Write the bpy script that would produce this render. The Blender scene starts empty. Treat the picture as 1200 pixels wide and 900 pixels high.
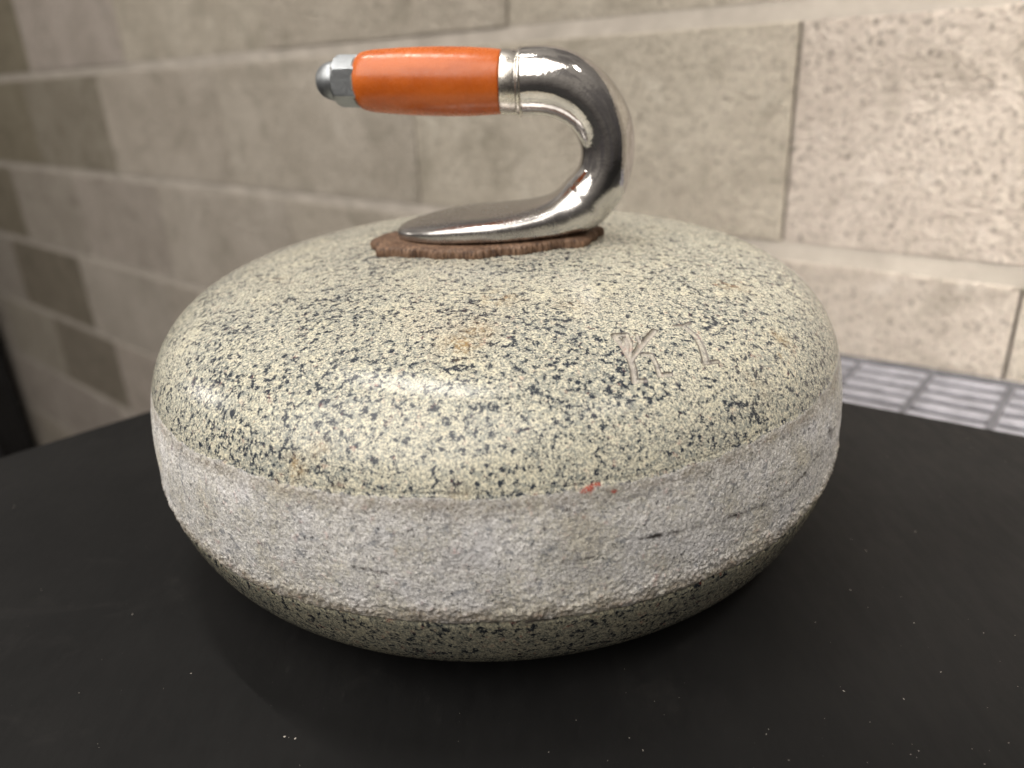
import bpy, bmesh, math, random
import numpy as np
from mathutils import Matrix, Vector

random.seed(7); rng = np.random.default_rng(11)
scene = bpy.context.scene
COL = scene.collection

# ------------------------------------------------------------------ helpers
def link(o, parent=None):
    COL.objects.link(o)
    if parent is not None: o.parent = parent
    return o

def tag(o, label=None, cat=None, kind=None, group=None):
    if label: o['label'] = label
    if cat: o['category'] = cat
    if kind: o['kind'] = kind
    if group: o['group'] = group
    return o

def empty(name, loc=(0, 0, 0)):
    o = bpy.data.objects.new(name, None); o.location = loc; o.empty_display_size = .02
    return link(o)

def mesh_obj(name, verts, faces, mat, parent=None, smooth=True):
    me = bpy.data.meshes.new(name); me.from_pydata([tuple(v) for v in verts], [], faces); me.update()
    bm = bmesh.new(); bm.from_mesh(me); bmesh.ops.recalc_face_normals(bm, faces=bm.faces); bm.to_mesh(me); bm.free()
    if smooth: me.shade_smooth()
    me.materials.append(mat)
    return link(bpy.data.objects.new(name, me), parent)

def rings_obj(name, rings, mat, parent=None, cap=True, smooth=True):
    """Skin a list of equally long closed rings of points."""
    n = len(rings[0]); v = [p for r in rings for p in r]; f = []
    for i in range(len(rings) - 1):
        for j in range(n):
            k = (j + 1) % n
            f.append((i*n+j, i*n+k, (i+1)*n+k, (i+1)*n+j))
    if cap:
        f.append(tuple(range(n))[::-1]); f.append(tuple((len(rings)-1)*n + j for j in range(n)))
    return mesh_obj(name, v, f, mat, parent, smooth)

def catmull(pts, per=6):
    P = np.array(pts, float); out = []
    for i in range(len(P) - 1):
        p0 = P[max(i-1, 0)]; p1 = P[i]; p2 = P[i+1]; p3 = P[min(i+2, len(P)-1)]
        for t in np.linspace(0, 1, per, endpoint=False):
            out.append(.5*((2*p1) + (p2-p0)*t + (2*p0-5*p1+4*p2-p3)*t*t + (3*p1-p0-3*p2+p3)*t**3))
    out.append(P[-1]); return np.array(out)

def new_mat(name):
    m = bpy.data.materials.new(name); m.use_nodes = True
    nt = m.node_tree; nt.nodes.clear()
    out = nt.nodes.new('ShaderNodeOutputMaterial'); b = nt.nodes.new('ShaderNodeBsdfPrincipled')
    nt.links.new(b.outputs[0], out.inputs[0])
    return m, nt, b

class NB:
    """tiny node builder"""
    def __init__(s, nt): s.nt = nt
    def node(s, t, **kw):
        n = s.nt.nodes.new(t)
        for k, v in kw.items(): setattr(n, k, v)
        return n
    def put(s, sock, v):
        if hasattr(v, 'is_linked') or isinstance(v, bpy.types.NodeSocket): s.nt.links.new(v, sock)
        else: sock.default_value = v
    def coord(s): return s.node('ShaderNodeTexCoord').outputs['Object']
    def noise(s, vec, scale, detail=2, rough=.5, dist=0, out='Fac'):
        n = s.node('ShaderNodeTexNoise'); s.put(n.inputs['Vector'], vec)
        n.inputs['Scale'].default_value = scale; n.inputs['Detail'].default_value = detail
        n.inputs['Roughness'].default_value = rough; n.inputs['Distortion'].default_value = dist
        return n.outputs[out]
    def voro(s, vec, scale, feature='F1', out='Distance', rand=1):
        n = s.node('ShaderNodeTexVoronoi', feature=feature); s.put(n.inputs['Vector'], vec)
        n.inputs['Scale'].default_value = scale; n.inputs['Randomness'].default_value = rand
        return n.outputs[out]
    def ramp(s, x, lo, hi, a=0., b=1.):
        n = s.node('ShaderNodeMapRange', clamp=True); n.interpolation_type = 'SMOOTHSTEP'
        s.put(n.inputs['Value'], x)
        for i, v in ((1, lo), (2, hi), (3, a), (4, b)): s.put(n.inputs[i], v)
        return n.outputs[0]
    def math(s, op, a, b=0., clamp=False):
        n = s.node('ShaderNodeMath', operation=op, use_clamp=clamp); s.put(n.inputs[0], a)
        if op not in ('ABSOLUTE', 'SQRT'): s.put(n.inputs[1], b)
        return n.outputs[0]
    def mix(s, fac, a, b, mode='MIX'):
        n = s.node('ShaderNodeMix', data_type='RGBA', blend_type=mode); s.put(n.inputs[0], fac)
        for i, v in ((6, a), (7, b)):
            if isinstance(v, tuple): v = (*v, 1.) if len(v) == 3 else v
            s.put(n.inputs[i], v)
        return n.outputs[2]
    def bump(s, h, dist, strength=1., prev=None):
        n = s.node('ShaderNodeBump'); n.inputs['Strength'].default_value = strength
        n.inputs['Distance'].default_value = dist; s.put(n.inputs['Height'], h)
        if prev is not None: s.put(n.inputs['Normal'], prev)
        return n.outputs[0]
    def attr(s, name):
        n = s.node('ShaderNodeAttribute', attribute_name=name); return n
    def sep(s, v):
        n = s.node('ShaderNodeSeparateXYZ'); s.put(n.inputs[0], v); return n.outputs
    def scale(s, vec, k):
        n = s.node('ShaderNodeVectorMath', operation='MULTIPLY'); s.put(n.inputs[0], vec); n.inputs[1].default_value = k
        return n.outputs[0]

# ------------------------------------------------------------------ materials
def mat_granite():
    m, nt, b = new_mat('granite'); q = NB(nt); co = q.coord()
    A = q.attr('mask_a').outputs['Color']; B = q.attr('mask_b').outputs['Color']
    sa = q.node('ShaderNodeSeparateColor'); nt.links.new(A, sa.inputs[0])
    sb = q.node('ShaderNodeSeparateColor'); nt.links.new(B, sb.inputs[0])
    band, stain, carve = sa.outputs; red, black, edge = sb.outputs
    # polished granite
    fine = q.noise(co, 1500, 4, .75)
    mid = q.noise(co, 820, 4, .7, .2)
    low = q.noise(co, 85, 2, .5)
    zone = q.noise(co, 30, 2, .5)
    c = q.mix(q.ramp(fine, .41, .57), (.21, .21, .19), (.77, .735, .59))
    c = q.mix(q.ramp(low, .45, .72, 0, .3), c, (.84, .78, .58))
    gthr = q.ramp(zone, .35, .65, .53, .49)
    gmask = q.ramp(mid, gthr, q.math('ADD', gthr, .05))
    c = q.mix(q.math('MULTIPLY', gmask, .68), c, (.225, .25, .24))
    clus = q.noise(co, 450, 6, .72, .15)
    cthr = q.ramp(q.math('ADD', q.math('MULTIPLY', zone, .6), q.math('MULTIPLY', low, .4)), .40, .60, .546, .513)
    slate = q.ramp(clus, cthr, q.math('ADD', cthr, .03))
    core = q.ramp(clus, q.math('ADD', cthr, .022), q.math('ADD', cthr, .050))
    c = q.mix(q.math('MULTIPLY', slate, .66), c, (.14, .165, .185))
    c = q.mix(q.math('MULTIPLY', core, .95), c, (.018, .025, .040))
    v = q.voro(co, 620)
    vsel = q.ramp(q.noise(co, 230, 2, .6), .49, .55)
    c = q.mix(q.math('MULTIPLY', q.math('MULTIPLY', q.ramp(v, .30, .22), vsel), .85), c, (.035, .045, .055))
    c = q.mix(q.math('MULTIPLY', stain, q.ramp(mid, .4, .6, .15, .85)), c, (.38, .24, .085))
    c = q.mix(q.ramp(q.sep(co)[2], .0412, .0392, 0, .85), c, q.mix(1., c, (.36, .35, .31), 'MULTIPLY'))  # underside below the band: dirt and shade both put into the colour
    # ground striking band
    bl = q.noise(co, 60, 3, .6); bf = q.noise(co, 1300, 4, .8); bg_ = q.noise(co, 520, 4, .75); bm_ = q.noise(co, 330, 5, .7, .3)
    band = q.ramp(q.math('ADD', band, q.math('MULTIPLY', q.math('SUBTRACT', bm_, .5), 1.6)), .35, .65)
    d = q.mix(q.ramp(bf, .38, .60), (.52, .505, .49), (1., .985, .97))
    d = q.mix(q.ramp(bl, .5, .68, 0, .4), d, (.62, .63, .68))
    d = q.mix(q.ramp(bl, .47, .3, 0, .4), d, (.82, .74, .60))
    d = q.mix(q.math('MULTIPLY', q.ramp(bg_, .54, .60), .55), d, (.25, .245, .25))
    d = q.mix(q.math('MULTIPLY', q.ramp(bm_, .565, .61), .62), d, (.15, .17, .21))
    d = q.mix(q.math('MULTIPLY', q.ramp(q.noise(co, 620, 3, .7), .62, .66), .8), d, (.04, .04, .045))
    d = q.mix(q.math('MULTIPLY', edge, q.ramp(bf, .3, .7, .95, .45)), d, (.36, .295, .21))
    scuff = q.ramp(q.noise(q.scale(co, (1., 1., 14.)), 38, 5, .7), .60, .70, 0, .6)
    d = q.mix(scuff, d, (.30, .27, .26))
    dust = q.ramp(q.math('ADD', q.math('MULTIPLY', bl, .5), q.math('MULTIPLY', bg_, .5)), .40, .56, .55, .95)
    c = q.mix(q.math('MULTIPLY', band, dust), c, d)
    c = q.mix(q.math('MULTIPLY', carve, .8), c, (.46, .42, .38))
    c = q.mix(q.math('MULTIPLY', q.math('MULTIPLY', q.ramp(carve, .04, .25), q.ramp(carve, .62, .32)), .9), c, (.10, .085, .075))
    c = q.mix(q.math('MULTIPLY', red, q.ramp(bf, .35, .55)), c, (.50, .07, .035))
    c = q.mix(q.math('MULTIPLY', black, q.ramp(bg_, .62, .48)), c, (.04, .035, .035))
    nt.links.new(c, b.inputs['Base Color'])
    r = q.math('ADD', q.ramp(fine, .3, .7, .15, .25), q.math('MULTIPLY', q.math('MAXIMUM', band, carve), .5), True)
    nt.links.new(r, b.inputs['Roughness'])
    vb = q.voro(co, 900)
    h1 = q.math('MULTIPLY', q.math('ADD', q.math('MULTIPLY', bf, .9), q.math('ADD', q.math('MULTIPLY', bg_, .9), q.math('MULTIPLY', vb, -.35))), band)
    h1 = q.math('MULTIPLY', h1, q.math('ADD', q.ramp(q.noise(co, 45, 3, .6), .38, .6, .35, .85), q.math('MULTIPLY', edge, 1.2)))
    n1 = q.bump(h1, .0010, .8)
    n2 = q.bump(fine, .00008, .5, n1)
    nt.links.new(n2, b.inputs['Normal'])
    b.inputs['Specular IOR Level'].default_value = .45
    return m

def mat_chrome(name='chrome', base=(.74, .72, .70), rough=(.05, .15), scr=.5, b2=.00002):
    m, nt, b = new_mat(name); q = NB(nt); co = q.coord()
    sm = q.noise(co, 90, 4, .65); s2 = q.noise(co, 700, 3, .7)
    c = q.mix(q.ramp(sm, .35, .7), base, tuple(x*.78 for x in base))
    sx = q.noise(q.scale(co, (1., 6., 1.)), 500, 3, .7)
    c = q.mix(q.math('MULTIPLY', q.ramp(sx, .66, .72), scr), c, (.25, .21, .18))
    nt.links.new(c, b.inputs['Base Color'])
    ro = q.ramp(q.math('ADD', sm, q.math('MULTIPLY', q.math('SUBTRACT', s2, .5), .6)), .35, .7, *rough)
    if name == 'chrome':                       # flat foot: worn dull, and its dark reflection put into the colour
        worn = q.ramp(q.math('ADD', q.sep(co)[2], q.math('MULTIPLY', q.math('SUBTRACT', sm, .5), .02)), .146, .131)
        ro = q.math('ADD', ro, q.math('MULTIPLY', worn, .15))
        foot = q.ramp(q.sep(co)[0], .030, .012)
        c = q.mix(q.math('MULTIPLY', worn, q.math('ADD', .3, q.math('MULTIPLY', foot, .6))), c, (.46, .445, .44))  # wear and the foot's dark reflection both put into the colour
        nt.links.new(c, b.inputs['Base Color'])
    nt.links.new(ro, b.inputs['Roughness'])
    b.inputs['Metallic'].default_value = 1.
    n = q.bump(sm, .0006, .35); n = q.bump(s2, b2, .6, n)
    nt.links.new(n, b.inputs['Normal'])
    return m

def mat_grip():
    m, nt, b = new_mat('orange_plastic'); q = NB(nt); co = q.coord()
    n1 = q.noise(q.scale(co, (.5, 1, 1)), 120, 4, .65); n2 = q.noise(co, 420, 3, .7)
    c = q.mix(q.ramp(n1, .35, .7), (.62, .140, .020), (.52, .108, .014))
    c = q.mix(q.math('MULTIPLY', q.ramp(n2, .66, .76), .5), c, (.24, .05, .012))
    c = q.mix(q.math('MULTIPLY', q.ramp(q.noise(co, 55, 2, .5), .6, .74), .35), c, (.36, .07, .012))
    nt.links.new(c, b.inputs['Base Color'])
    nt.links.new(q.ramp(n2, .3, .7, .20, .36), b.inputs['Roughness'])
    nt.links.new(q.bump(n2, .00010, .5), b.inputs['Normal'])
    b.inputs['Subsurface Weight'].default_value = .0
    return m

def mat_wood():
    m, nt, b = new_mat('worn_brown_wood'); q = NB(nt); co = q.coord()
    n1 = q.noise(co, 160, 4, .65); n2 = q.noise(q.scale(co, (1, 1, .15)), 900, 3, .7)
    c = q.mix(q.ramp(n1, .35, .65), (.13, .072, .042), (.25, .155, .10))
    c = q.mix(q.ramp(n2, .48, .60, 0, .8), c, (.035, .016, .010))
    c = q.mix(q.ramp(q.noise(co, 420, 3, .7), .58, .7, 0, .6), c, (.34, .19, .11))
    nt.links.new(c, b.inputs['Base Color']); b.inputs['Roughness'].default_value = .62
    nt.links.new(q.bump(n2, .0003, .7), b.inputs['Normal'])
    return m

def mat_table():
    m, nt, b = new_mat('matt_black_laminate'); q = NB(nt); co = q.coord()
    n1 = q.noise(co, 9, 4, .6); n2 = q.noise(co, 2500, 2, .6)
    st = q.noise(q.scale(co, (3, .8, 1)), 60, 5, .7)
    c = q.mix(q.ramp(n1, .35, .65), (.0060, .0060, .0062), (.0092, .0091, .0092))
    c = q.mix(q.ramp(st, .62, .8, 0, .35), c, (.035, .033, .032))
    smr = q.noise(q.scale(co, (1.2, 2.2, 1)), 14, 6, .75, 1.2)
    c = q.mix(q.ramp(smr, .56, .74, 0, .22), c, (.030, .028, .027))
    sp = q.voro(co, 330); sel = q.ramp(q.noise(co, 40, 3, .6), .5, .68)
    c = q.mix(q.math('MULTIPLY', q.ramp(sp, .075, .04, 0, .6), sel), c, (.09, .085, .08))
    nt.links.new(c, b.inputs['Base Color'])
    nt.links.new(q.ramp(st, .3, .7, .55, .7), b.inputs['Roughness'])
    b.inputs['Specular IOR Level'].default_value = .16
    nt.links.new(q.bump(n2, .00006, .35), b.inputs['Normal'])
    return m

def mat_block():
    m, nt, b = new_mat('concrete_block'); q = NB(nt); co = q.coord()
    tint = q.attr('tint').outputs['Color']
    n1 = q.noise(co, 9, 5, .6); n2 = q.noise(co, 65, 4, .7); n3 = q.noise(co, 230, 4, .75)
    c = q.mix(q.ramp(n1, .3, .7), (.45, .405, .35), (.56, .51, .45))
    c = q.mix(q.ramp(n2, .5, .72, 0, .55), c, (.62, .57, .50))
    c = q.mix(q.ramp(n2, .45, .27, 0, .5), c, (.27, .24, .20))
    c = q.mix(q.ramp(n3, .54, .63, 0, .85), c, (.17, .15, .125))
    c = q.mix(q.ramp(q.noise(co, 110, 5, .75, .4), .60, .68, 0, .6), c, (.20, .18, .15))
    c = q.mix(q.ramp(q.voro(co, 150), .16, .08, 0, .6), c, (.66, .62, .56))
    c = q.mix(q.ramp(q.noise(co, 16, 5, .65, .5), .50, .68, 0, .55), c, (.30, .27, .225))
    c = q.mix(q.ramp(q.noise(co, 28, 4, .7), .56, .7, 0, .5), c, (.66, .62, .56))
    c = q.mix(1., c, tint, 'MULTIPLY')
    nt.links.new(c, b.inputs['Base Color']); b.inputs['Roughness'].default_value = .9
    b.inputs['Specular IOR Level'].default_value = .25
    n = q.bump(n2, .008, .8); n = q.bump(n3, .005, 1., n)
    nt.links.new(n, b.inputs['Normal'])
    return m

def mat_mortar():
    m, nt, b = new_mat('mortar'); q = NB(nt); co = q.coord()
    n1 = q.noise(co, 25, 4, .65); n2 = q.noise(co, 400, 3, .7)
    c = q.mix(q.ramp(n1, .3, .7), (.41, .37, .325), (.52, .475, .42))
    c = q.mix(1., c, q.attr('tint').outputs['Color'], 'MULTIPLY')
    c = q.mix(q.ramp(q.noise(co, 12, 3, .6), .5, .7, 0, .5), c, (.34, .31, .27))
    nt.links.new(c, b.inputs['Base Color']); b.inputs['Roughness'].default_value = .9
    nt.links.new(q.bump(n1, .003, .5, q.bump(n2, .0008, .5)), b.inputs['Normal'])
    return m

def mat_plain(name, col, rough=.5, metal=0., spec=.5, var=.2, sc=60):
    m, nt, b = new_mat(name); q = NB(nt); co = q.coord()
    n = q.noise(co, sc, 4, .6)
    c = q.mix(q.ramp(n, .3, .7), tuple(x*(1-var) for x in col), tuple(min(1, x*(1+var)) for x in col))
    nt.links.new(c, b.inputs['Base Color'])
    nt.links.new(q.ramp(n, .3, .7, rough*.85, min(1, rough*1.15)), b.inputs['Roughness'])
    b.inputs['Metallic'].default_value = metal; b.inputs['Specular IOR Level'].default_value = spec
    return m

M_GRAN = mat_granite(); M_CHROME = mat_chrome()
M_NUT = mat_chrome('zinc_plated_steel', (.36, .38, .40), (.38, .52), .3)
M_COLLAR = mat_chrome('satin_nickel', (.78, .74, .68), (.2, .34), .15)
M_GRIP = mat_grip(); M_WOOD = mat_wood(); M_TABLE = mat_table()
M_BLOCK = mat_block(); M_MORTAR = mat_mortar()
M_JOINT = mat_plain('dark_joint', (.20, .18, .16), .95, var=.3)

# ------------------------------------------------------------------ curling stone
stone = tag(empty('curling_stone', (0, 0, 0)),
            'speckled pale granite curling stone with orange gooseneck handle standing on the black table', 'curling stone')

PROF = [(0, 0.1180), (0.015, 0.1179), (0.03, 0.1176), (0.05, 0.1168), (0.0683, 0.1154), (0.0781, 0.1143), (0.0881, 0.1129), (0.0977, 0.1113),
        (0.107, 0.1091), (0.1158, 0.1064), (0.1237, 0.1027), (0.1303, 0.0977), (0.1358, 0.0915), (0.1398, 0.0842), (0.1424, 0.0762), (0.144, 0.0680),
        (.1448, .0596), (.1451, .0516), (.1448, .0436), (.1437, .0357), (.1413, .0281), (.138, .0207), (.1333, .014),
        (.1269, .0082), (.1180, .0034), (.1080, .0010), (.0950, .0001), (.080, .0000), (.068, .0000), (.062, .003), (.0, .009)]
Z_TOP, Z_BOT = .0803, .0397

def vnoise(u, v, nu, nv, seed, periodic=True):
    """smooth value noise on a lattice; u, v in cells"""
    g = np.random.default_rng(seed).random((nv + 2, nu)) * 2 - 1
    iu = np.floor(u).astype(int); iv = np.clip(np.floor(v).astype(int), 0, nv)
    fu = u - iu; fv = np.clip(v - iv, 0, 1); fu = fu*fu*(3-2*fu); fv = fv*fv*(3-2*fv)
    a = iu % nu; b = (iu + 1) % nu
    return (g[iv, a]*(1-fu) + g[iv, b]*fu)*(1-fv) + (g[iv+1, a]*(1-fu) + g[iv+1, b]*fu)*fv

def seg_dist(p, a, b):
    ab = b - a; t = np.clip(((p - a) @ ab) / (ab @ ab), 0, 1)
    return np.linalg.norm(p - (a + t[:, None]*ab), axis=1), t

def build_stone():
    P = catmull(PROF, 12)
    seg = np.r_[0, np.cumsum(np.linalg.norm(np.diff(P, axis=0), axis=1))]
    # denser rows from the shoulder to the lower edge
    dens = np.where((P[:, 1] > .028) & (P[:, 0] > .095), 3.2, 1.)
    cd = np.r_[0, np.cumsum(np.diff(seg)*(dens[1:]+dens[:-1])/2)]
    NM = 560
    s = np.interp(np.linspace(0, cd[-1], NM), cd, seg)
    R = np.interp(s, seg, P[:, 0]); Z = np.interp(s, seg, P[:, 1])
    # smooth resampled rows
    for _ in range(2):
        R[1:-1] = (R[:-2] + 2*R[1:-1] + R[2:])/4; Z[1:-1] = (Z[:-2] + 2*Z[1:-1] + Z[2:])/4
    tr = np.gradient(R, s); tz = np.gradient(Z, s); nr = -tz; nz = tr
    L = np.hypot(nr, nz); nr /= L; nz /= L
    sg = np.where(nr*1. < -1e-9, -1, 1); 
    # normals outward: top rows point up
    up = np.sign(nz[2]); nr *= up; nz *= up
    # angular samples, denser on the front, densest at the engraving
    th = np.linspace(-math.pi, math.pi, 20001); w = 1 + 2.2*np.exp(-((th + math.pi/2)/1.25)**4) + 6*np.exp(-((th + math.radians(62))/.2)**4)
    cw = np.r_[0, np.cumsum((w[1:] + w[:-1])/2*np.diff(th))]
    NA = 1500
    T = np.interp(np.linspace(0, cw[-1], NA, endpoint=False), cw, th)
    RR, TT = np.meshgrid(R, T, indexing='ij'); ZZ = np.meshgrid(Z, T, indexing='ij')[0]
    NR = np.repeat(nr[:, None], NA, 1); NZ = np.repeat(nz[:, None], NA, 1)
    SS = np.repeat(s[:, None], NA, 1)
    U = (TT + math.pi)/(2*math.pi)          # 0..1 round
    def N(cells_u, cell_s, seed):           # noise over angle and arc length
        return vnoise((U*cells_u).ravel(), (SS/cell_s).ravel(), cells_u, int(s[-1]/cell_s)+2, seed).reshape(U.shape)
    n5 = N(180, .005, 1); n2 = N(420, .0022, 2); n1 = N(900, .0010, 3); n20 = N(40, .022, 4)
    n07 = N(1300, .0007, 5)
    outer = RR > .11
    ztop = Z_TOP + .0006*n20 + .0003*n5
    zbot = Z_BOT + .0006*n20 + .0005*n5 + .0003*n2 + .0002*n1
    sm = lambda x: np.clip(x, 0, 1)**2*(3 - 2*np.clip(x, 0, 1))
    band_t = sm((ztop - ZZ)/.0036 + .5); band_b = sm((ZZ - zbot)/.0006 + .5)
    band = band_t*band_b*outer
    disp = -.0001*band
    # crumbly lower rim stands proud of the polished underside
    rim = np.exp(-((ZZ - (zbot + .0035))/.004)**2)*band_b*outer
    disp += rim*.0005 + rim*(.0002*n2 + .00038*n1 + .00028*n07)
    disp += band*(.00010*n5 + .00006*n2 + .00009*n1 + .00010*n07)
    # fine turned line where the polish begins
    disp += -.00018*np.exp(-((ZZ - (ztop + .0010 + .0003*n20))/.00035)**2)*outer*np.clip(.6 + n20, 0, 1)
    disp += -.0005*np.exp(-((ZZ - (zbot - .0006))/.0006)**2)*outer
    # chips
    X = RR*np.cos(TT); Y = RR*np.sin(TT)
    pos = np.stack([X, Y, ZZ], -1).reshape(-1, 3)
    def pt(deg, z, r): a = math.radians(deg); return np.array([r*math.cos(a), r*math.sin(a), z])
    carve = np.zeros(len(pos)); cut = np.zeros(len(pos))
    def stroke(pts, w0, depth, w1=None, c=1.):
        nonlocal carve, cut
        w1 = w1 or w0
        for i in range(len(pts) - 1):
            a = pt(*pts[i]); b = pt(*pts[i+1])
            sel = np.linalg.norm(pos - (a+b)/2, axis=1) < np.linalg.norm(b-a)/2 + .005
            d, t = seg_dist(pos[sel], a, b)
            f = (i + t)/(len(pts)-1); w = w0 + (w1-w0)*f
            prof = np.clip(1 - d/w, 0, 1)
            cut[sel] = np.maximum(cut[sel], depth*np.minimum(prof*1.6, 1))
            carve[sel] = np.maximum(carve[sel], c*np.clip(1.5*(1 - d/(w*1.05)), 0, 1))
    D = .0012
    stroke([(-69.4, 0.1096, 0.1047), (-69.4, 0.1085, 0.1090), (-69.9, 0.1064, 0.1158), (-70.5, 0.1044, 0.1200), (-71.3, 0.1026, 0.1239)], .0013, D)
    stroke([(-69.3, 0.1097, 0.1045), (-67.2, 0.1095, 0.1054)], .0011, D*.9)
    stroke([(-67.2, 0.1095, 0.1054), (-67.9, 0.1082, 0.1100), (-69.6, 0.1068, 0.1147)], .0007, D*.8)
    stroke([(-68.0, 0.1088, 0.1079), (-69.4, 0.1072, 0.1131)], .0018, D*.5, .0006)
    stroke([(-62.0, 0.1091, 0.1069), (-65.6, 0.1080, 0.1106), (-68.3, 0.1069, 0.1141), (-69.9, 0.1061, 0.1164)], .0012, D)
    stroke([(-65.6, 0.1092, 0.1065), (-66.4, 0.1080, 0.1106), (-68.8, 0.1066, 0.1151)], .0008, D*.7)
    stroke([(-67.6, 0.1065, 0.1155), (-66.4, 0.1061, 0.1164), (-66.8, 0.1042, 0.1205), (-67.4, 0.1026, 0.1239), (-65.7, 0.1022, 0.1243)], .0010, D*.55, c=.75)
    stroke([(-71.3, 0.1026, 0.1239), (-69.8, 0.1022, 0.1244)], .0009, D*.4, c=.7)
    stroke([(-56.3, 0.1085, 0.1089), (-56.5, 0.1068, 0.1144), (-57.6, 0.1049, 0.1191), (-59.1, 0.1025, 0.1240)], .0012, D*.5, .0016, c=.6)
    stroke([(-57.8, 0.1089, 0.1075), (-56.3, 0.1086, 0.1086), (-54.5, 0.1086, 0.1085)], .0008, D*.3, c=.5)
    stroke([(-59.7, 0.1024, 0.1241), (-57.2, 0.1017, 0.1250)], .0010, D*.3, c=.5)
    # small pit with iron stain on the right shoulder
    def blob(deg, z, r, rad, el=1.): 
        d = pos - pt(deg, z, r); return np.exp(-((d[:, 0]**2 + d[:, 1]**2 + (d[:, 2]*el)**2)/rad**2))
    nn = (n5*.5 + n2*.5).ravel(); nf = (n2*.5 + n1*.5).ravel()
    stain = np.zeros(len(pos))
    for deg, z, r, rad, k in [(-96.1, 0.1104, 0.1014, .006, .8), (-93.7, 0.1120, 0.0934, .006, .5), (-115.7, 0.0849, 0.1394, .0035, 1.), (-112.4, 0.0903, 0.1365, .003, .7),
                              (-116.9, 0.0802, 0.1411, .003, .6), (-42.5, 0.0995, 0.1279, .0042, 1.0), (-44.8, 0.0973, 0.1306, .003, .8), (-88.4, 0.1150, 0.0715, .007, .6),
                              (-95.0, 0.0796, 0.1413, .004, .6), (-109.0, 0.0784, 0.1417, .004, .7), (-163, .110, .087, .006, .25), (-34.1, 0.1103, 0.1018, .007, .5),
                              (-95.9, 0.0606, 0.1447, .005, .55), (-82.0, 0.0727, 0.1431, .004, .45), (-71.8, 0.1136, 0.0834, .007, .35), (-53.7, 0.0941, 0.1335, .006, .3)]:
        stain = np.maximum(stain, k*blob(deg, z, r, rad)*np.clip(.65 + nn*1.7, 0, 1.2))
    cut += .0007*blob(-42.5, 0.0995, 0.1279, .0016, .5)
    red = np.zeros(len(pos))
    for deg, z, r, rad in [(-80.5, 0.0807, 0.1409, .0016), (-79.6, 0.0814, 0.1407, .0013), (-77.6, 0.0788, 0.1415, .0009), (-81.1, 0.0801, 0.1411, .0009)]:
        red = np.maximum(red, np.clip(2.2*blob(deg, z, r, rad, 1.8) + nf*.7 - .35, 0, 1))
    black = np.zeros(len(pos))
    def scratch(pts, w, k):
        nonlocal black
        for i in range(len(pts)-1):
            a = pt(*pts[i]); b = pt(*pts[i+1])
            sel = np.linalg.norm(pos - (a+b)/2, axis=1) < np.linalg.norm(b-a)/2 + .004
            d, t = seg_dist(pos[sel], a, b)
            black[sel] = np.maximum(black[sel], np.clip((1.3 - d/w)*k[i] + nf[sel]*.9*(1-k[i]*.5), 0, 1)*(d < w*2.2))
    scratch([(-74.9, 0.0628, 0.1445), (-72.3, 0.0626, 0.1445), (-69.3, 0.0618, 0.1446), (-66.0, 0.0611, 0.1447), (-63.0, 0.0605, 0.1447), (-59.3, 0.0595, 0.1448),
             (-55.4, 0.0582, 0.1449), (-50.6, 0.0578, 0.1449), (-47.0, 0.0591, 0.1448), (-42.9, 0.0613, 0.1446), (-17.2, 0.0329, 0.1428)],
            .0008, [1., .6, .3, .6, .85, .7, .45, .6, .7, .8])
    scratch([(-16.2, 0.0304, 0.1420), (-37.8, 0.0656, 0.1442)], .0020, [.8])
    scratch([(-89.8, 0.0393, 0.1442), (-86.0, 0.0392, 0.1442)], .0008, [1.])
    scratch([(-108.1, 0.0581, 0.1449), (-104.1, 0.0576, 0.1449)], .0007, [.75]); scratch([(-84.0, 0.0596, 0.1448), (-80.4, 0.0600, 0.1448)], .0007, [.7])
    # brown dirt along both edges of the band
    edge = (np.exp(-((ztop - .0015 - ZZ)/.0030)**2)*.5 + np.exp(-((ZZ - zbot - .0015)/.0042)**2)*.95)*band
    edge = np.clip(edge*(1 + .5*n5 + .3*n2), 0, 1)
    dd = disp.ravel() - cut
    RRn = RR.ravel() + NR.ravel()*dd; ZZn = ZZ.ravel() + NZ.ravel()*dd
    ZZn = np.maximum(ZZn, 0.0)
    V = np.stack([RRn*np.cos(TT.ravel()), RRn*np.sin(TT.ravel()), ZZn], -1).reshape(NM, NA, 3)
    # drop pole rows, cap with single vertices
    V = V[1:-1]; nrow = NM - 2
    verts = np.vstack([V.reshape(-1, 3), [[0, 0, Z[0]]], [[0, 0, Z[-1]]]]).astype(np.float32)
    i = np.arange(nrow-1)[:, None]*NA; j = np.arange(NA)[None, :]; k = (j + 1) % NA
    quads = np.stack([i + j, i + NA + j, i + NA + k, i + k], -1).reshape(-1, 4)
    jj = np.arange(NA); kk = (jj+1) % NA; ptop = nrow*NA; pbot = ptop+1
    t1 = np.stack([np.full(NA, ptop), jj, kk], -1); t2 = np.stack([np.full(NA, pbot), (nrow-1)*NA + kk, (nrow-1)*NA + jj], -1)
    me = bpy.data.meshes.new('stone_body')
    me.vertices.add(len(verts)); me.vertices.foreach_set('co', verts.ravel())
    loops = np.concatenate([quads.ravel(), t1.ravel(), t2.ravel()]).astype(np.int32)
    me.loops.add(len(loops)); me.loops.foreach_set('vertex_index', loops)
    tot = np.concatenate([np.full(len(quads), 4), np.full(2*NA, 3)]).astype(np.int32)
    me.polygons.add(len(tot)); me.polygons.foreach_set('loop_start', np.r_[0, np.cumsum(tot)[:-1]].astype(np.int32))
    me.update(calc_edges=True); me.validate()
    me.shade_smooth()
    def cut_rows(a): return np.r_[np.asarray(a).reshape(NM, NA)[1:-1].ravel(), 0, 0]
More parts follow.
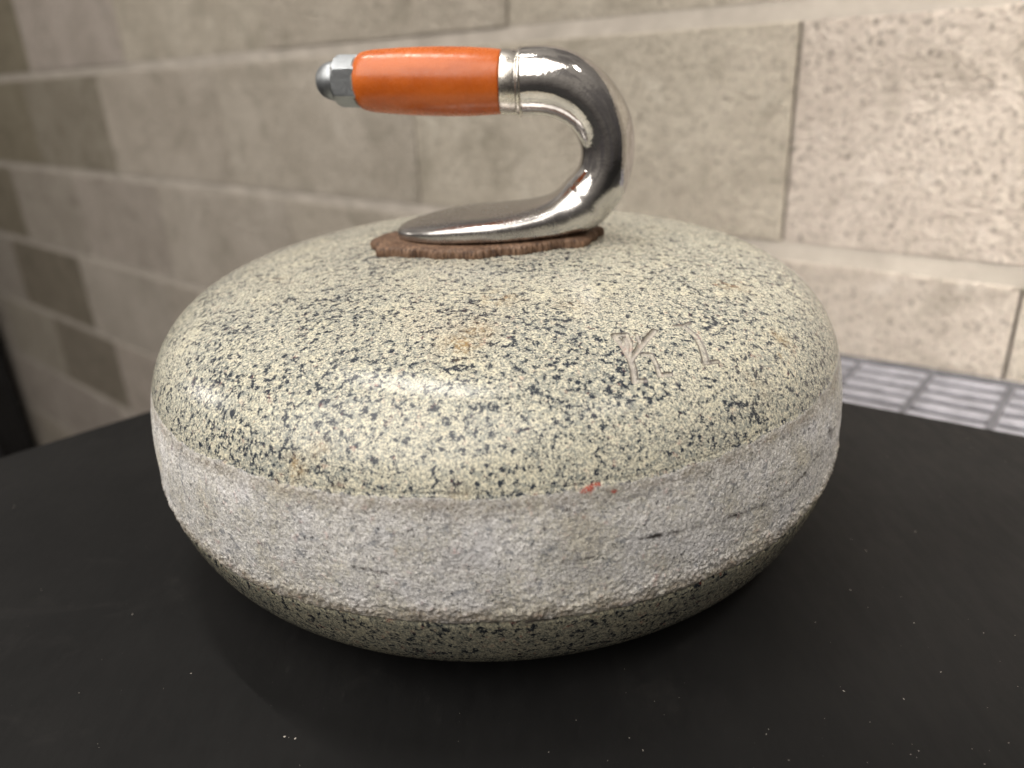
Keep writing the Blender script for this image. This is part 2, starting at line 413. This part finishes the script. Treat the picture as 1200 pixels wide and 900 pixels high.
    for nm, ch in (('mask_a', (band, stain, carve)), ('mask_b', (red, black, edge))):
        at = me.color_attributes.new(nm, 'FLOAT_COLOR', 'POINT')
        arr = np.ones((len(verts), 4), np.float32)
        for c in range(3): arr[:, c] = cut_rows(ch[c])
        at.data.foreach_set('color', arr.ravel())
    me.materials.append(M_GRAN)
    return link(bpy.data.objects.new('stone_body', me), stone)
body = build_stone()

def top_z(r): 
    return float(np.interp(r, [p[0] for p in PROF[:12]], [p[1] for p in PROF[:12]]))

# scalloped wooden disc under the handle
def build_disc():
    n = 720; rings = []
    def rim(t):
        # broad worn lobes with fine vertical ribs
        lob = .0013*math.sin(7*t + .6 + math.sin(2*t)) + .0010*math.sin(16*t + 1.3 + 2*math.sin(3*t)) + .0004*math.sin(23*t)
        rib = .00030*math.sin(110*t + 3*math.sin(5*t)) + 0.0001*random.uniform(-1, 1)
        return lob, rib
    R_ = [rim(2*math.pi*i/n) for i in range(n)]
    def ring(fr, dz, ribk):
        out = []
        for i in range(n):
            t = 2*math.pi*i/n; lob, rib = R_[i]
            a = .0478*fr + (lob + rib*ribk)*min(1, fr**6); bb = .0272*fr + (lob + rib*ribk)*min(1, fr**6)
            x = a*math.cos(t) - .0015; y = bb*math.sin(t)
            z = top_z(math.hypot(x, y))*.55 + .1165*.45 + dz
            out.append((x, y, z))
        return out
    for fr, dz, k in [(.02, .0042, 0), (.3, .0042, 0), (.6, .0042, 0), (.85, .0043, 0), (.95, .0042, .2), (.985, .0038, .8), (1.0, .0030, 1), (1.005, .0018, 1),
                      (1.0, .0004, 1), (.98, -.0006, .5), (.6, -.0006, 0), (.02, -.0006, 0)]:
        rings.append(ring(fr, dz, k))
    return rings_obj('wooden_disc', rings, M_WOOD, stone)
disc = build_disc()
disc['label'] = 'brown scalloped wooden washer between the stone and the chrome handle'

# chrome gooseneck: centre x, centre z, direction of travel, in-plane half size, out-of-plane half width
SEC = [  # x, z, a, b, pw(top), pl(bottom)
 (.0165, .1797, .0124, .0124, 1, 1), (.0215, .1797, .0125, .0125, 1, 1), (.0270, .1792, .0126, .0125, 1, 1), (.0335, .1772, .0125, .0125, 1, 1), (.0392, .1736, .0121, .0125, 1, 1),
 (.0440, .1688, .0116, .0125, 1, 1), (.0475, .1626, .0112, .0125, 1, 1), (.0492, .1555, .0107, .0126, 1, 1), (.0490, .1490, .0105, .0128, 1, 1),
 (.0474, .1430, .0107, .0131, 1, 1), (.0442, .1376, .0110, .0136, 1, .9), (.0392, .1328, .0111, .0145, 1, .8), (.0325, .1297, .0096, .0158, .95, .65),
 (.0245, .1278, .0076, .0188, .9, .45), (.0150, .1267, .0063, .0216, .8, .35), (.0040, .1262, .0056, .0234, .75, .3), (-.0080, .1258, .0052, .0236, .75, .3),
 (-.0190, .1250, .0045, .0216, .75, .3), (-.0280, .1242, .0037, .0175, .75, .35), (-.0340, .1235, .0030, .0125, .8, .4), (-.0374, .1230, .0022, .0074, .9, .5), (-.0388, .1226, .0011, .0028, 1, .8)]
def build_neck():
    S = catmull(SEC, 6); n = 72; rings = []
    tan = np.gradient(S[:, :2], axis=0)
    tan /= np.linalg.norm(tan, axis=1)[:, None]
    # near the plate the sections stand upright
    for i, s in enumerate(S):
        x, z, a, bw, pw, pl = s; tx, tz = tan[i]
        nx, nz = -tz, tx                    # normal in plane; outside of the bend
        if i > 0 and False: pass
        k = min(1, max(0, (.036 - x)/.012)) if z < .135 else 0
        ox, oz = (-nx, -nz)
        # inner side of the bend is 'up' on the plate
        ux, uz = (nx, nz)
        if uz < 0 and z < .135: ux, uz = -ux, -uz
        if k > 0:
            ux, uz = ux*(1-k), uz*(1-k) + k; l = math.hypot(ux, uz); ux /= l; uz /= l
        r = []
        for j in range(n):
            t = 2*math.pi*j/n; cy = math.cos(t); sn = math.sin(t)
            e = pw if sn >= 0 else pl
            h = math.copysign(abs(sn)**e, sn)*a; w = math.copysign(abs(cy)**(1 if e > .85 else .9), cy)*bw
            r.append((x + ux*h, w, z + uz*h))
        rings.append(r)
    return rings, S
rings, S = build_neck(); HYAW = -9.
# keep the 'up' vector continuous: flip rings whose first half jumps
for i in range(1, len(rings)):
    a = np.array(rings[i-1]); b = np.array(rings[i])
    bf = np.array([rings[i][(-j) % len(b)] for j in range(len(b))])
    if np.abs(a - bf).sum() < np.abs(a - b).sum(): rings[i] = [tuple(p) for p in bf]
handle = rings_obj('handle', rings, M_CHROME, stone)
handle.rotation_euler = (0, 0, math.radians(HYAW))
handle['label'] = 'polished chrome gooseneck handle arm with oval base plate'

GA = Vector((-.0490, 0, .1824)); GB = Vector((.0085, 0, .1797)); AX = (GB - GA).normalized()
def revolve(name, prof, mat, parent, n=96, fn=None, smooth=True):
    """prof: (distance from GB along the axis, radius)"""
    e1 = Vector((0, 1, 0)); e2 = AX.cross(e1)
    rings = []
    for d, r in prof:
        c = GB + AX*d; rg = []
        for j in range(n):
            t = 2*math.pi*j/n; rr = r if fn is None else fn(d, r, t)
            rg.append(tuple(c + e1*(rr*math.cos(t)) + e2*(rr*math.sin(t))))
        rings.append(rg)
    return rings_obj(name, rings, mat, parent, True, smooth)
gl = (GB - GA).length
gp = [(-gl+.0006, .0060), (-gl, .0072), (-gl+.0002, .0084), (-gl+.001, .0095), (-gl+.0026, .0106), (-gl+.006, .0114), (-gl+.012, .0119), (-gl+.022, .01245), (-gl+.034, .0127), (-gl+.044, .0126),
      (-gl+.052, .0122), (-gl+.0560, .0119), (-.0005, .01175), (-.0001, .0114), (0, .0106)]
grip = revolve('grip', [tuple(p) for p in catmull(gp, 4)], M_GRIP, handle)
grip['label'] = 'orange plastic barrel grip'
cp_ = [(-.0001, .0098), (-.00005, .0116), (.0004, .01185), (.0012, .0119), (.0056, .0120), (.0060, .0118), (.0063, .0119), (.0066, .0126), (.0072, .01295), (.0079, .0127), (.0082, .0120), (.0088, .0118), (.0092, .0100)]
collar = revolve('collar', cp_, M_COLLAR, handle)
collar['label'] = 'satin metal collar with a raised bead'
# hex part of the acorn nut, corners up and down, with chamfered shoulders
GB_HEX = .0098
def hexr(d, r, t):
    a = ((t + math.pi/6) % (math.pi/3)) - math.pi/6        # corner straight up
    flat = GB_HEX*math.cos(math.pi/6)/math.cos(a)
    return min(r, flat)
x0 = -gl
nut = revolve('acorn_nut', [(x0+.0020, .006), (x0+.0020, .0100), (x0+.0012, .0098), (x0-.0005, .0099), (x0-.0064, .0099), (x0-.0074, .0095), (x0-.0082, .0088), (x0-.0084, .0076)],
              M_NUT, handle, 192, hexr, smooth=False)
nut.data.shade_smooth()
nut.data.set_sharp_from_angle(angle=math.radians(22))
nut['label'] = 'zinc plated hexagonal acorn nut at the end of the grip'
dm = [(x0-.0080, .0079)] + [(x0-.0086-.0080*math.sin(a), .0074*math.cos(a)**.8 if a < 1.56 else .0002) for a in np.linspace(0, math.pi/2, 14)]
revolve('dome', dm, M_NUT, nut, 64)
revolve('thread', [(x0-.0001, .0090), (x0+.0012, .0090)], M_JOINT, nut, 48)

# ------------------------------------------------------------------ table
def rounded_poly(pts, rads, seg=10):
    out = []; n = len(pts)
    for i in range(n):
        p = Vector(pts[i]); a = (Vector(pts[i-1]) - p).normalized(); b = (Vector(pts[(i+1) % n]) - p).normalized(); r = rads[i]
        if r <= 0: out.append(p.copy()); continue
        for k in range(seg+1):
            t = k/seg; q0 = p + a*r; q1 = p + b*r
            out.append((1-t)**2*q0 + 2*t*(1-t)*p + t*t*q1)
    return out
def slab(name, pts2, z1, z0, mat, parent=None, bev=.0015):
    bm = bmesh.new()
    vt = [bm.verts.new((p[0], p[1], z1)) for p in pts2]; f = bm.faces.new(vt)
    if f.normal.z < 0: f.normal_flip()
    r = bmesh.ops.extrude_face_region(bm, geom=[f]); vs = [e for e in r['geom'] if isinstance(e, bmesh.types.BMVert)]
    bmesh.ops.translate(bm, verts=vs, vec=(0, 0, z0 - z1))
    bmesh.ops.recalc_face_normals(bm, faces=bm.faces)
    if bev:
        ed = [e for e in bm.edges if abs(e.verts[0].co.z - z1) < 1e-6 and abs(e.verts[1].co.z - z1) < 1e-6]
        bmesh.ops.bevel(bm, geom=ed, offset=bev, segments=3, profile=.5, affect='EDGES')
    me = bpy.data.meshes.new(name); bm.to_mesh(me); bm.free(); me.materials.append(mat)
    return link(bpy.data.objects.new(name, me), parent)

# far edges run behind the stone and meet in a rounded corner
def inter(p, d, q, e):
    k = ((q[0]-p[0])*e[1] - (q[1]-p[1])*e[0])/(d[0]*e[1] - d[1]*e[0]); return (p[0]+d[0]*k, p[1]+d[1]*k)
LA, LB = (-.2749, .0546), (-.2140, .1026); RA, RB = (.1924, .0606), (.2637, .0097)
dl = (LB[0]-LA[0], LB[1]-LA[1]); dr = (RB[0]-RA[0], RB[1]-RA[1])
corner = inter(LA, dl, RA, dr)
pl_ = (LA[0]-dl[0]*6, LA[1]-dl[1]*6); pr_ = (RA[0]+dr[0]*9, RA[1]+dr[1]*9)
table = slab('black_table', rounded_poly([pl_, corner, pr_, (pr_[0]-.45, pr_[1]-.55), (pl_[0]+.25, pl_[1]-.5)], [0, .05, 0, 0, 0]), 0, -.028, M_TABLE)
tag(table, 'matt black dusty table top under the curling stone', 'table')

# dust and crumbs on the table
def build_dust():
    V = []; F = []
    def grain(x, y, s, el=1., a=0.):
        b = len(V); h = s*.6
        pts = [(1, 0, .3), (.3, .9, .2), (-.8, .5, .35), (-.7, -.6, .2), (.4, -.9, .3), (.1, 0, 1.)]
        for px, py, pz in pts:
            px *= el*random.uniform(.7, 1.2); py *= random.uniform(.7, 1.2)
            V.append((x + s*(px*math.cos(a) - py*math.sin(a)), y + s*(px*math.sin(a) + py*math.cos(a)), max(0, pz)*h + .0001))
        for k in range(5): F.append((b+k, b+(k+1) % 5, b+5))
    for _ in range(260):
        x = random.gauss(.10, .075); y = random.gauss(-.205, .04)
        if math.hypot(x, y) < .128: continue
        grain(x, y, random.choice([.00008, .0001, .00012, .00015, .0002]), random.choice([1, 1, 1, 2.5]), random.uniform(0, 6.28))
    for _ in range(140):
        x = random.uniform(-.30, .33); y = random.uniform(-.27, .05)
        if math.hypot(x, y) < .13: continue
        grain(x, y, random.choice([.0001, .00013, .00018]), random.choice([1, 1, 3]), random.uniform(0, 6.28))
    for x, y, s in DUST_SPOTS: grain(x, y, s*.55, random.choice([1, 1.8]), random.uniform(0, 6.28))
    o = mesh_obj('dust', V, F, mat_plain('pale_grit', (.42, .39, .35), .8), None, False)
    tag(o, 'pale dust and grit scattered over the black table', None, 'stuff')
DUST_SPOTS = [(.1417, -.1142, .0005), (.0738, -.2059, .00055), (.1285, -.2012, .0007), (.1043, -.1418, .0005), (-.1127, -.1150, .0004), (-.0735, -.1445, .0007),
              (-.0700, -.1455, .0005), (-.1654, -.1954, .0004), (-.157, -.19, .0004)]
build_dust()

# ------------------------------------------------------------------ block wall
WM = Matrix(((.73435, .67875, .00433, 0), (-.67845, .7338, .03535, 0), (.02082, -.0289, .99937, 0), (0, 0, 0, 1)))
WD = .392
def wall_build():
    root_me = bpy.data.meshes.new('concrete_block_wall'); bm = bmesh.new()
    lay = bm.loops.layers.float_color.new('tint'); done = bm.faces.layers.int.new('done')
    def box(s0, s1, y0, y1, u0, u1, mi, tint=(1, 1, 1), bev=0, jit=0):
        vs = [bm.verts.new((x, y, z)) for x in (s0, s1) for y in (y0, y1) for z in (u0, u1)]
        fs = [bm.faces.new([vs[i] for i in f]) for f in ((0, 1, 3, 2), (4, 6, 7, 5), (0, 4, 5, 1), (2, 3, 7, 6), (0, 2, 6, 4), (1, 5, 7, 3))]
        if bev:
            ed = [e for e in {e for f in fs for e in f.edges} if all(abs(v.co.y - y0) < 1e-7 for v in e.verts)]
            bmesh.ops.bevel(bm, geom=ed, offset=bev, segments=2, profile=.5, affect='EDGES')
        for f in bm.faces:
            if f[done]: continue
            f[done] = 1; f.material_index = mi
            for l in f.loops: l[lay] = (*tint, 1)
    course = .185; z1 = .2160
    rows = {2: (-.11, .42), 1: (-.322, .427), 0: None}
    J = {
     'B': [-2.95, -2.50, -2.07, -1.671, -1.302, -.900, -.472, -.027, .40, .83, 1.26],
     'A': [-2.90, -2.46, -2.03, -1.60, -1.175, -.749, -.322, .105, .53, .96, 1.30],
     'C': [-3.10, -2.68, -2.27, -1.90, -1.5405, -1.1665, -.7615, -.30, .1504, .57, 1.0, 1.3],
     'D': [-2.95, -2.47, -2.046, -1.625, -1.21, -.80, -.38, .05, .47, .90, 1.3]}
    order = [('A2', J['C'], z1+course), ('A', J['A'], z1), ('B', J['B'], z1-course), ('C', J['C'], z1-2*course), ('D', J['D'], z1-3*course),
             ('E', J['C'], z1-4*course), ('F', J['D'], z1-5*course), ('G', J['C'], z1-6*course), ('H', J['D'], z1-7*course)]
    tr = random.Random(5)
    for nm, js, u0 in order:
        for i in range(len(js)-1):
            t = tr.uniform(.90, 1.03)*(1.30 if js[i] > -.6 else (1.1 if js[i] > -1.2 else 1)); tint = [t, t*tr.uniform(.975, 1.0), t*tr.uniform(.955, 1.)]  # blocks lighter to the right: brighter light there put into the tint
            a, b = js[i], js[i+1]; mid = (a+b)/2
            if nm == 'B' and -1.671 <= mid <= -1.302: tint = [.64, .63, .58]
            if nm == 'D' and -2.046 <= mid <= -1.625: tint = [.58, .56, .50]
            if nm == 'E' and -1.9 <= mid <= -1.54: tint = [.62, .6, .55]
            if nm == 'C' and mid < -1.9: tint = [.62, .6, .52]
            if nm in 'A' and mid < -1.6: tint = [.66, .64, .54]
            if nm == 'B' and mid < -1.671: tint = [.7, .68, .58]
            k = .78 if mid < -1.67 else 1.; tint = [x*k for x in tint]  # far-left blocks darker: light falloff along the wall put into the tint
            g = .0011; m = .0072; dy = tr.uniform(-.0008, .0008)
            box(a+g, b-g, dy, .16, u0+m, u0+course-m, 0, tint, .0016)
        # bed joint, nearly flush, and the dark head joints behind the block faces
        for i in range(len(js)-1):
            k = max(.70, min(1.08, 1.06 + .19*((js[i]+js[i+1])/2 + .3)))  # mortar tint graded along the wall to follow the painted falloff
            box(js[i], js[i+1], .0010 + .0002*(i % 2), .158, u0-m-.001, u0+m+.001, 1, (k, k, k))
        box(js[0], js[-1], .0060, .150, u0+m+.0012, u0+course-m-.0012, 2)
    bmesh.ops.recalc_face_normals(bm, faces=bm.faces)
    bm.to_mesh(root_me); bm.free()
    for m in (M_BLOCK, M_MORTAR, M_JOINT): root_me.materials.append(m)
    o = link(bpy.data.objects.new('concrete_block_wall', root_me))
    o.matrix_world = WM @ Matrix.Translation((0, WD, 0))
    tag(o, 'grey brown concrete block wall with pale mortar courses behind the curling stone', 'wall')
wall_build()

# ------------------------------------------------------------------ slatted shelf between table and wall
M_SLAT = mat_plain('grey_painted_metal', (.20, .20, .225), .5, .2, var=.25)
M_DARKSLAT = mat_plain('dark_grey_metal', (.065, .065, .075), .55, 0, var=.15)
M_BLACKPAN = mat_plain('black_pan', (.016, .016, .018), .6, 0)
# local frame: x along the shelf, y towards the wall
vent = empty('slatted_metal_shelf', (0, 0, 0))
P0 = Vector((.2901, .2635, -.0612)); P1 = Vector((.3865, .1746, -.0543)); vx = (P1 - P0).normalized(); vz = Vector((0, 0, 1)); vy = vz.cross(vx).normalized(); vz = vx.cross(vy)
vent.matrix_world = Matrix(((vx.x, vy.x, vz.x, P0.x - vy.x*.006), (vx.y, vy.y, vz.y, P0.y - vy.y*.006), (vx.z, vy.z, vz.z, P0.z), (0, 0, 0, 1)))
tag(vent, 'grey slatted metal shelf in the gap between the black table and the block wall', 'shelf')
def bar(name, x0, x1, y0, y1, z0, z1, mat, parent, bev=.0012):
    bm = bmesh.new(); vs = [bm.verts.new((x, y, z)) for x in (x0, x1) for y in (y0, y1) for z in (z0, z1)]
    for f in ((0, 1, 3, 2), (4, 6, 7, 5), (0, 4, 5, 1), (2, 3, 7, 6), (0, 2, 6, 4), (1, 5, 7, 3)): bm.faces.new([vs[i] for i in f])
    bmesh.ops.recalc_face_normals(bm, faces=bm.faces)
    if bev: bmesh.ops.bevel(bm, geom=list(bm.edges), offset=bev, segments=2, profile=.5, affect='EDGES')
    me = bpy.data.meshes.new(name); bm.to_mesh(me); bm.free(); me.materials.append(mat)
    return link(bpy.data.objects.new(name, me), parent)
P = .0182
for i in range(8):
    y = -.0045 - P*i
    bar('slat', -.30, .55, y-.0118, y, -.004, 0, M_SLAT, vent)
for x in [.070 + .053*k for k in range(-6, 8)]:
    bar('cross_rib', x, x+.0055, -.128, .001, -.0085, .0012, M_DARKSLAT, vent)
bar('pan', -.31, .56, -.132, .006, -.040, -.030, M_BLACKPAN, vent)
bar('frame', -.31, .56, -.003, .004, -.030, .0014, M_DARKSLAT, vent)

# ------------------------------------------------------------------ black cabinet at the far left, against the wall
M_CAB = mat_plain('black_gloss_metal', (.012, .012, .013), .28, 0, var=.2, sc=8)
cab = empty('black_cabinet', WM @ Vector((-2.62, WD, -1.25)))
cab.rotation_euler = (0, 0, math.radians(-42.7))
tag(cab, 'tall black metal cabinet standing against the block wall beyond the left end of the table', 'cabinet')
bar('body', -.3, .26, -.16, -.002, 0, 1.62, M_CAB, cab, .012)
bar('door', -.27, .235, -.178, -.1605, .04, 1.58, M_CAB, cab, .006)
bar('edge_sheen_strip', .262, .276, -.15, -.10, 0, 1.62, mat_plain('grey_sheen_edge', (.05, .05, .055), .3, .3), cab, .004)  # lighter grey strip stands in for the sheen along the cabinet edge

# ------------------------------------------------------------------ camera
cd = bpy.data.cameras.new('camera'); cam = link(bpy.data.objects.new('camera', cd))
rt = Vector((.99798, -.04146, -.04819)); up = Vector((.06107, .41438, .90805)); fw = Vector((.01768, .90916, -.41608))
cam.matrix_world = Matrix(((rt.x, up.x, -fw.x, 0), (rt.y, up.y, -fw.y, -.31670), (rt.z, up.z, -fw.z, .19521), (0, 0, 0, 1)))
cd.sensor_width = 36; cd.lens = 886.12/1200*36; cd.clip_start = .01; cd.clip_end = 100
cd.dof.use_dof = True; cd.dof.focus_distance = .243; cd.dof.aperture_fstop = cd.lens/3.9
scene.camera = cam

# ------------------------------------------------------------------ light
w = bpy.data.worlds.new('World'); scene.world = w; w.use_nodes = True
nt = w.node_tree; nt.nodes.clear(); q = NB(nt)
bg = nt.nodes.new('ShaderNodeBackground'); wo = nt.nodes.new('ShaderNodeOutputWorld'); nt.links.new(bg.outputs[0], wo.inputs[0])
g = q.node('ShaderNodeTexCoord').outputs['Generated']
sz = q.sep(g)[2]
base = q.mix(q.ramp(sz, -.35, .8), (.05, .045, .045), (.68, .64, .60))
gx = q.sep(g)[0]
base = q.mix(1., base, q.mix(q.ramp(gx, -.9, .9), (1.45, 1.4, 1.32), (.5, .48, .46)), 'MULTIPLY')
base = q.mix(q.ramp(q.noise(g, 2.2, 2, .5), .45, .6, 0, .6), base, (.10, .09, .095))
nt.links.new(base, bg.inputs[0]); bg.inputs[1].default_value = .66

def area(name, loc, tgt, sx, sy, power, col=(1, .93, .84), roll=0.):
    l = bpy.data.lights.new(name, 'AREA'); l.shape = 'RECTANGLE'; l.size = sx; l.size_y = sy; l.energy = power; l.color = col
    o = link(bpy.data.objects.new(name, l)); o.location = loc
    d = (Vector(tgt) - Vector(loc)).normalized(); o.rotation_euler = (d.to_track_quat('-Z', 'Y').to_matrix() @ Matrix.Rotation(roll, 3, 'Z')).to_euler()
    return o
# overhead strip lamp seen as the streak on the shoulder
H_ = 1.75
def tube(name, a, b, width, power, col=(1, .95, .88)):
    a = Vector(a); b = Vector(b); c = (a+b)/2; x = (b-a).normalized(); z = (c - Vector((0, 0, .1))); z = (z - x*z.dot(x)).normalized(); y = z.cross(x)
    l = bpy.data.lights.new(name, 'AREA'); l.shape = 'RECTANGLE'; l.size = (b-a).length; l.size_y = width; l.energy = power; l.color = col
    o = link(bpy.data.objects.new(name, l))
    o.matrix_world = Matrix(((x.x, y.x, z.x, c.x), (x.y, y.y, z.y, c.y), (x.z, y.z, z.z, c.z), (0, 0, 0, 1)))
    return o
H_ = 1.15
tube('ceiling_strip_lamp', (-.45*H_, .42*H_, H_+.1), (-.06*H_, .04*H_, H_+.1), .014, 5, (1, .95, .88))
area('room_lamp', (-.80, -.85, 1.60), (.05, .05, .05), 2.2, 2.0, 51, (1, .945, .87))
wl = area('wall_wash_fill', (.60, -.36, 1.15), (.50, .07, .15), .3, .2, 3.0, (1, .93, .84)); wl.data.spread = math.radians(42)  # added unseen fill brightening the right wall, spread kept off the stone
area('side_lamp', (-2.2, .70, .85), (0, 0, .1), .16, .12, 3.5)

scene.render.engine = 'CYCLES'
scene.view_settings.view_transform = 'Standard'; scene.view_settings.look = 'None'; scene.view_settings.exposure = 0
scene.cycles.use_denoising = True
scene.cycles.denoising_prefilter = 'ACCURATE'
scene.cycles.sample_clamp_indirect = 2.5
scene.cycles.max_bounces = 6
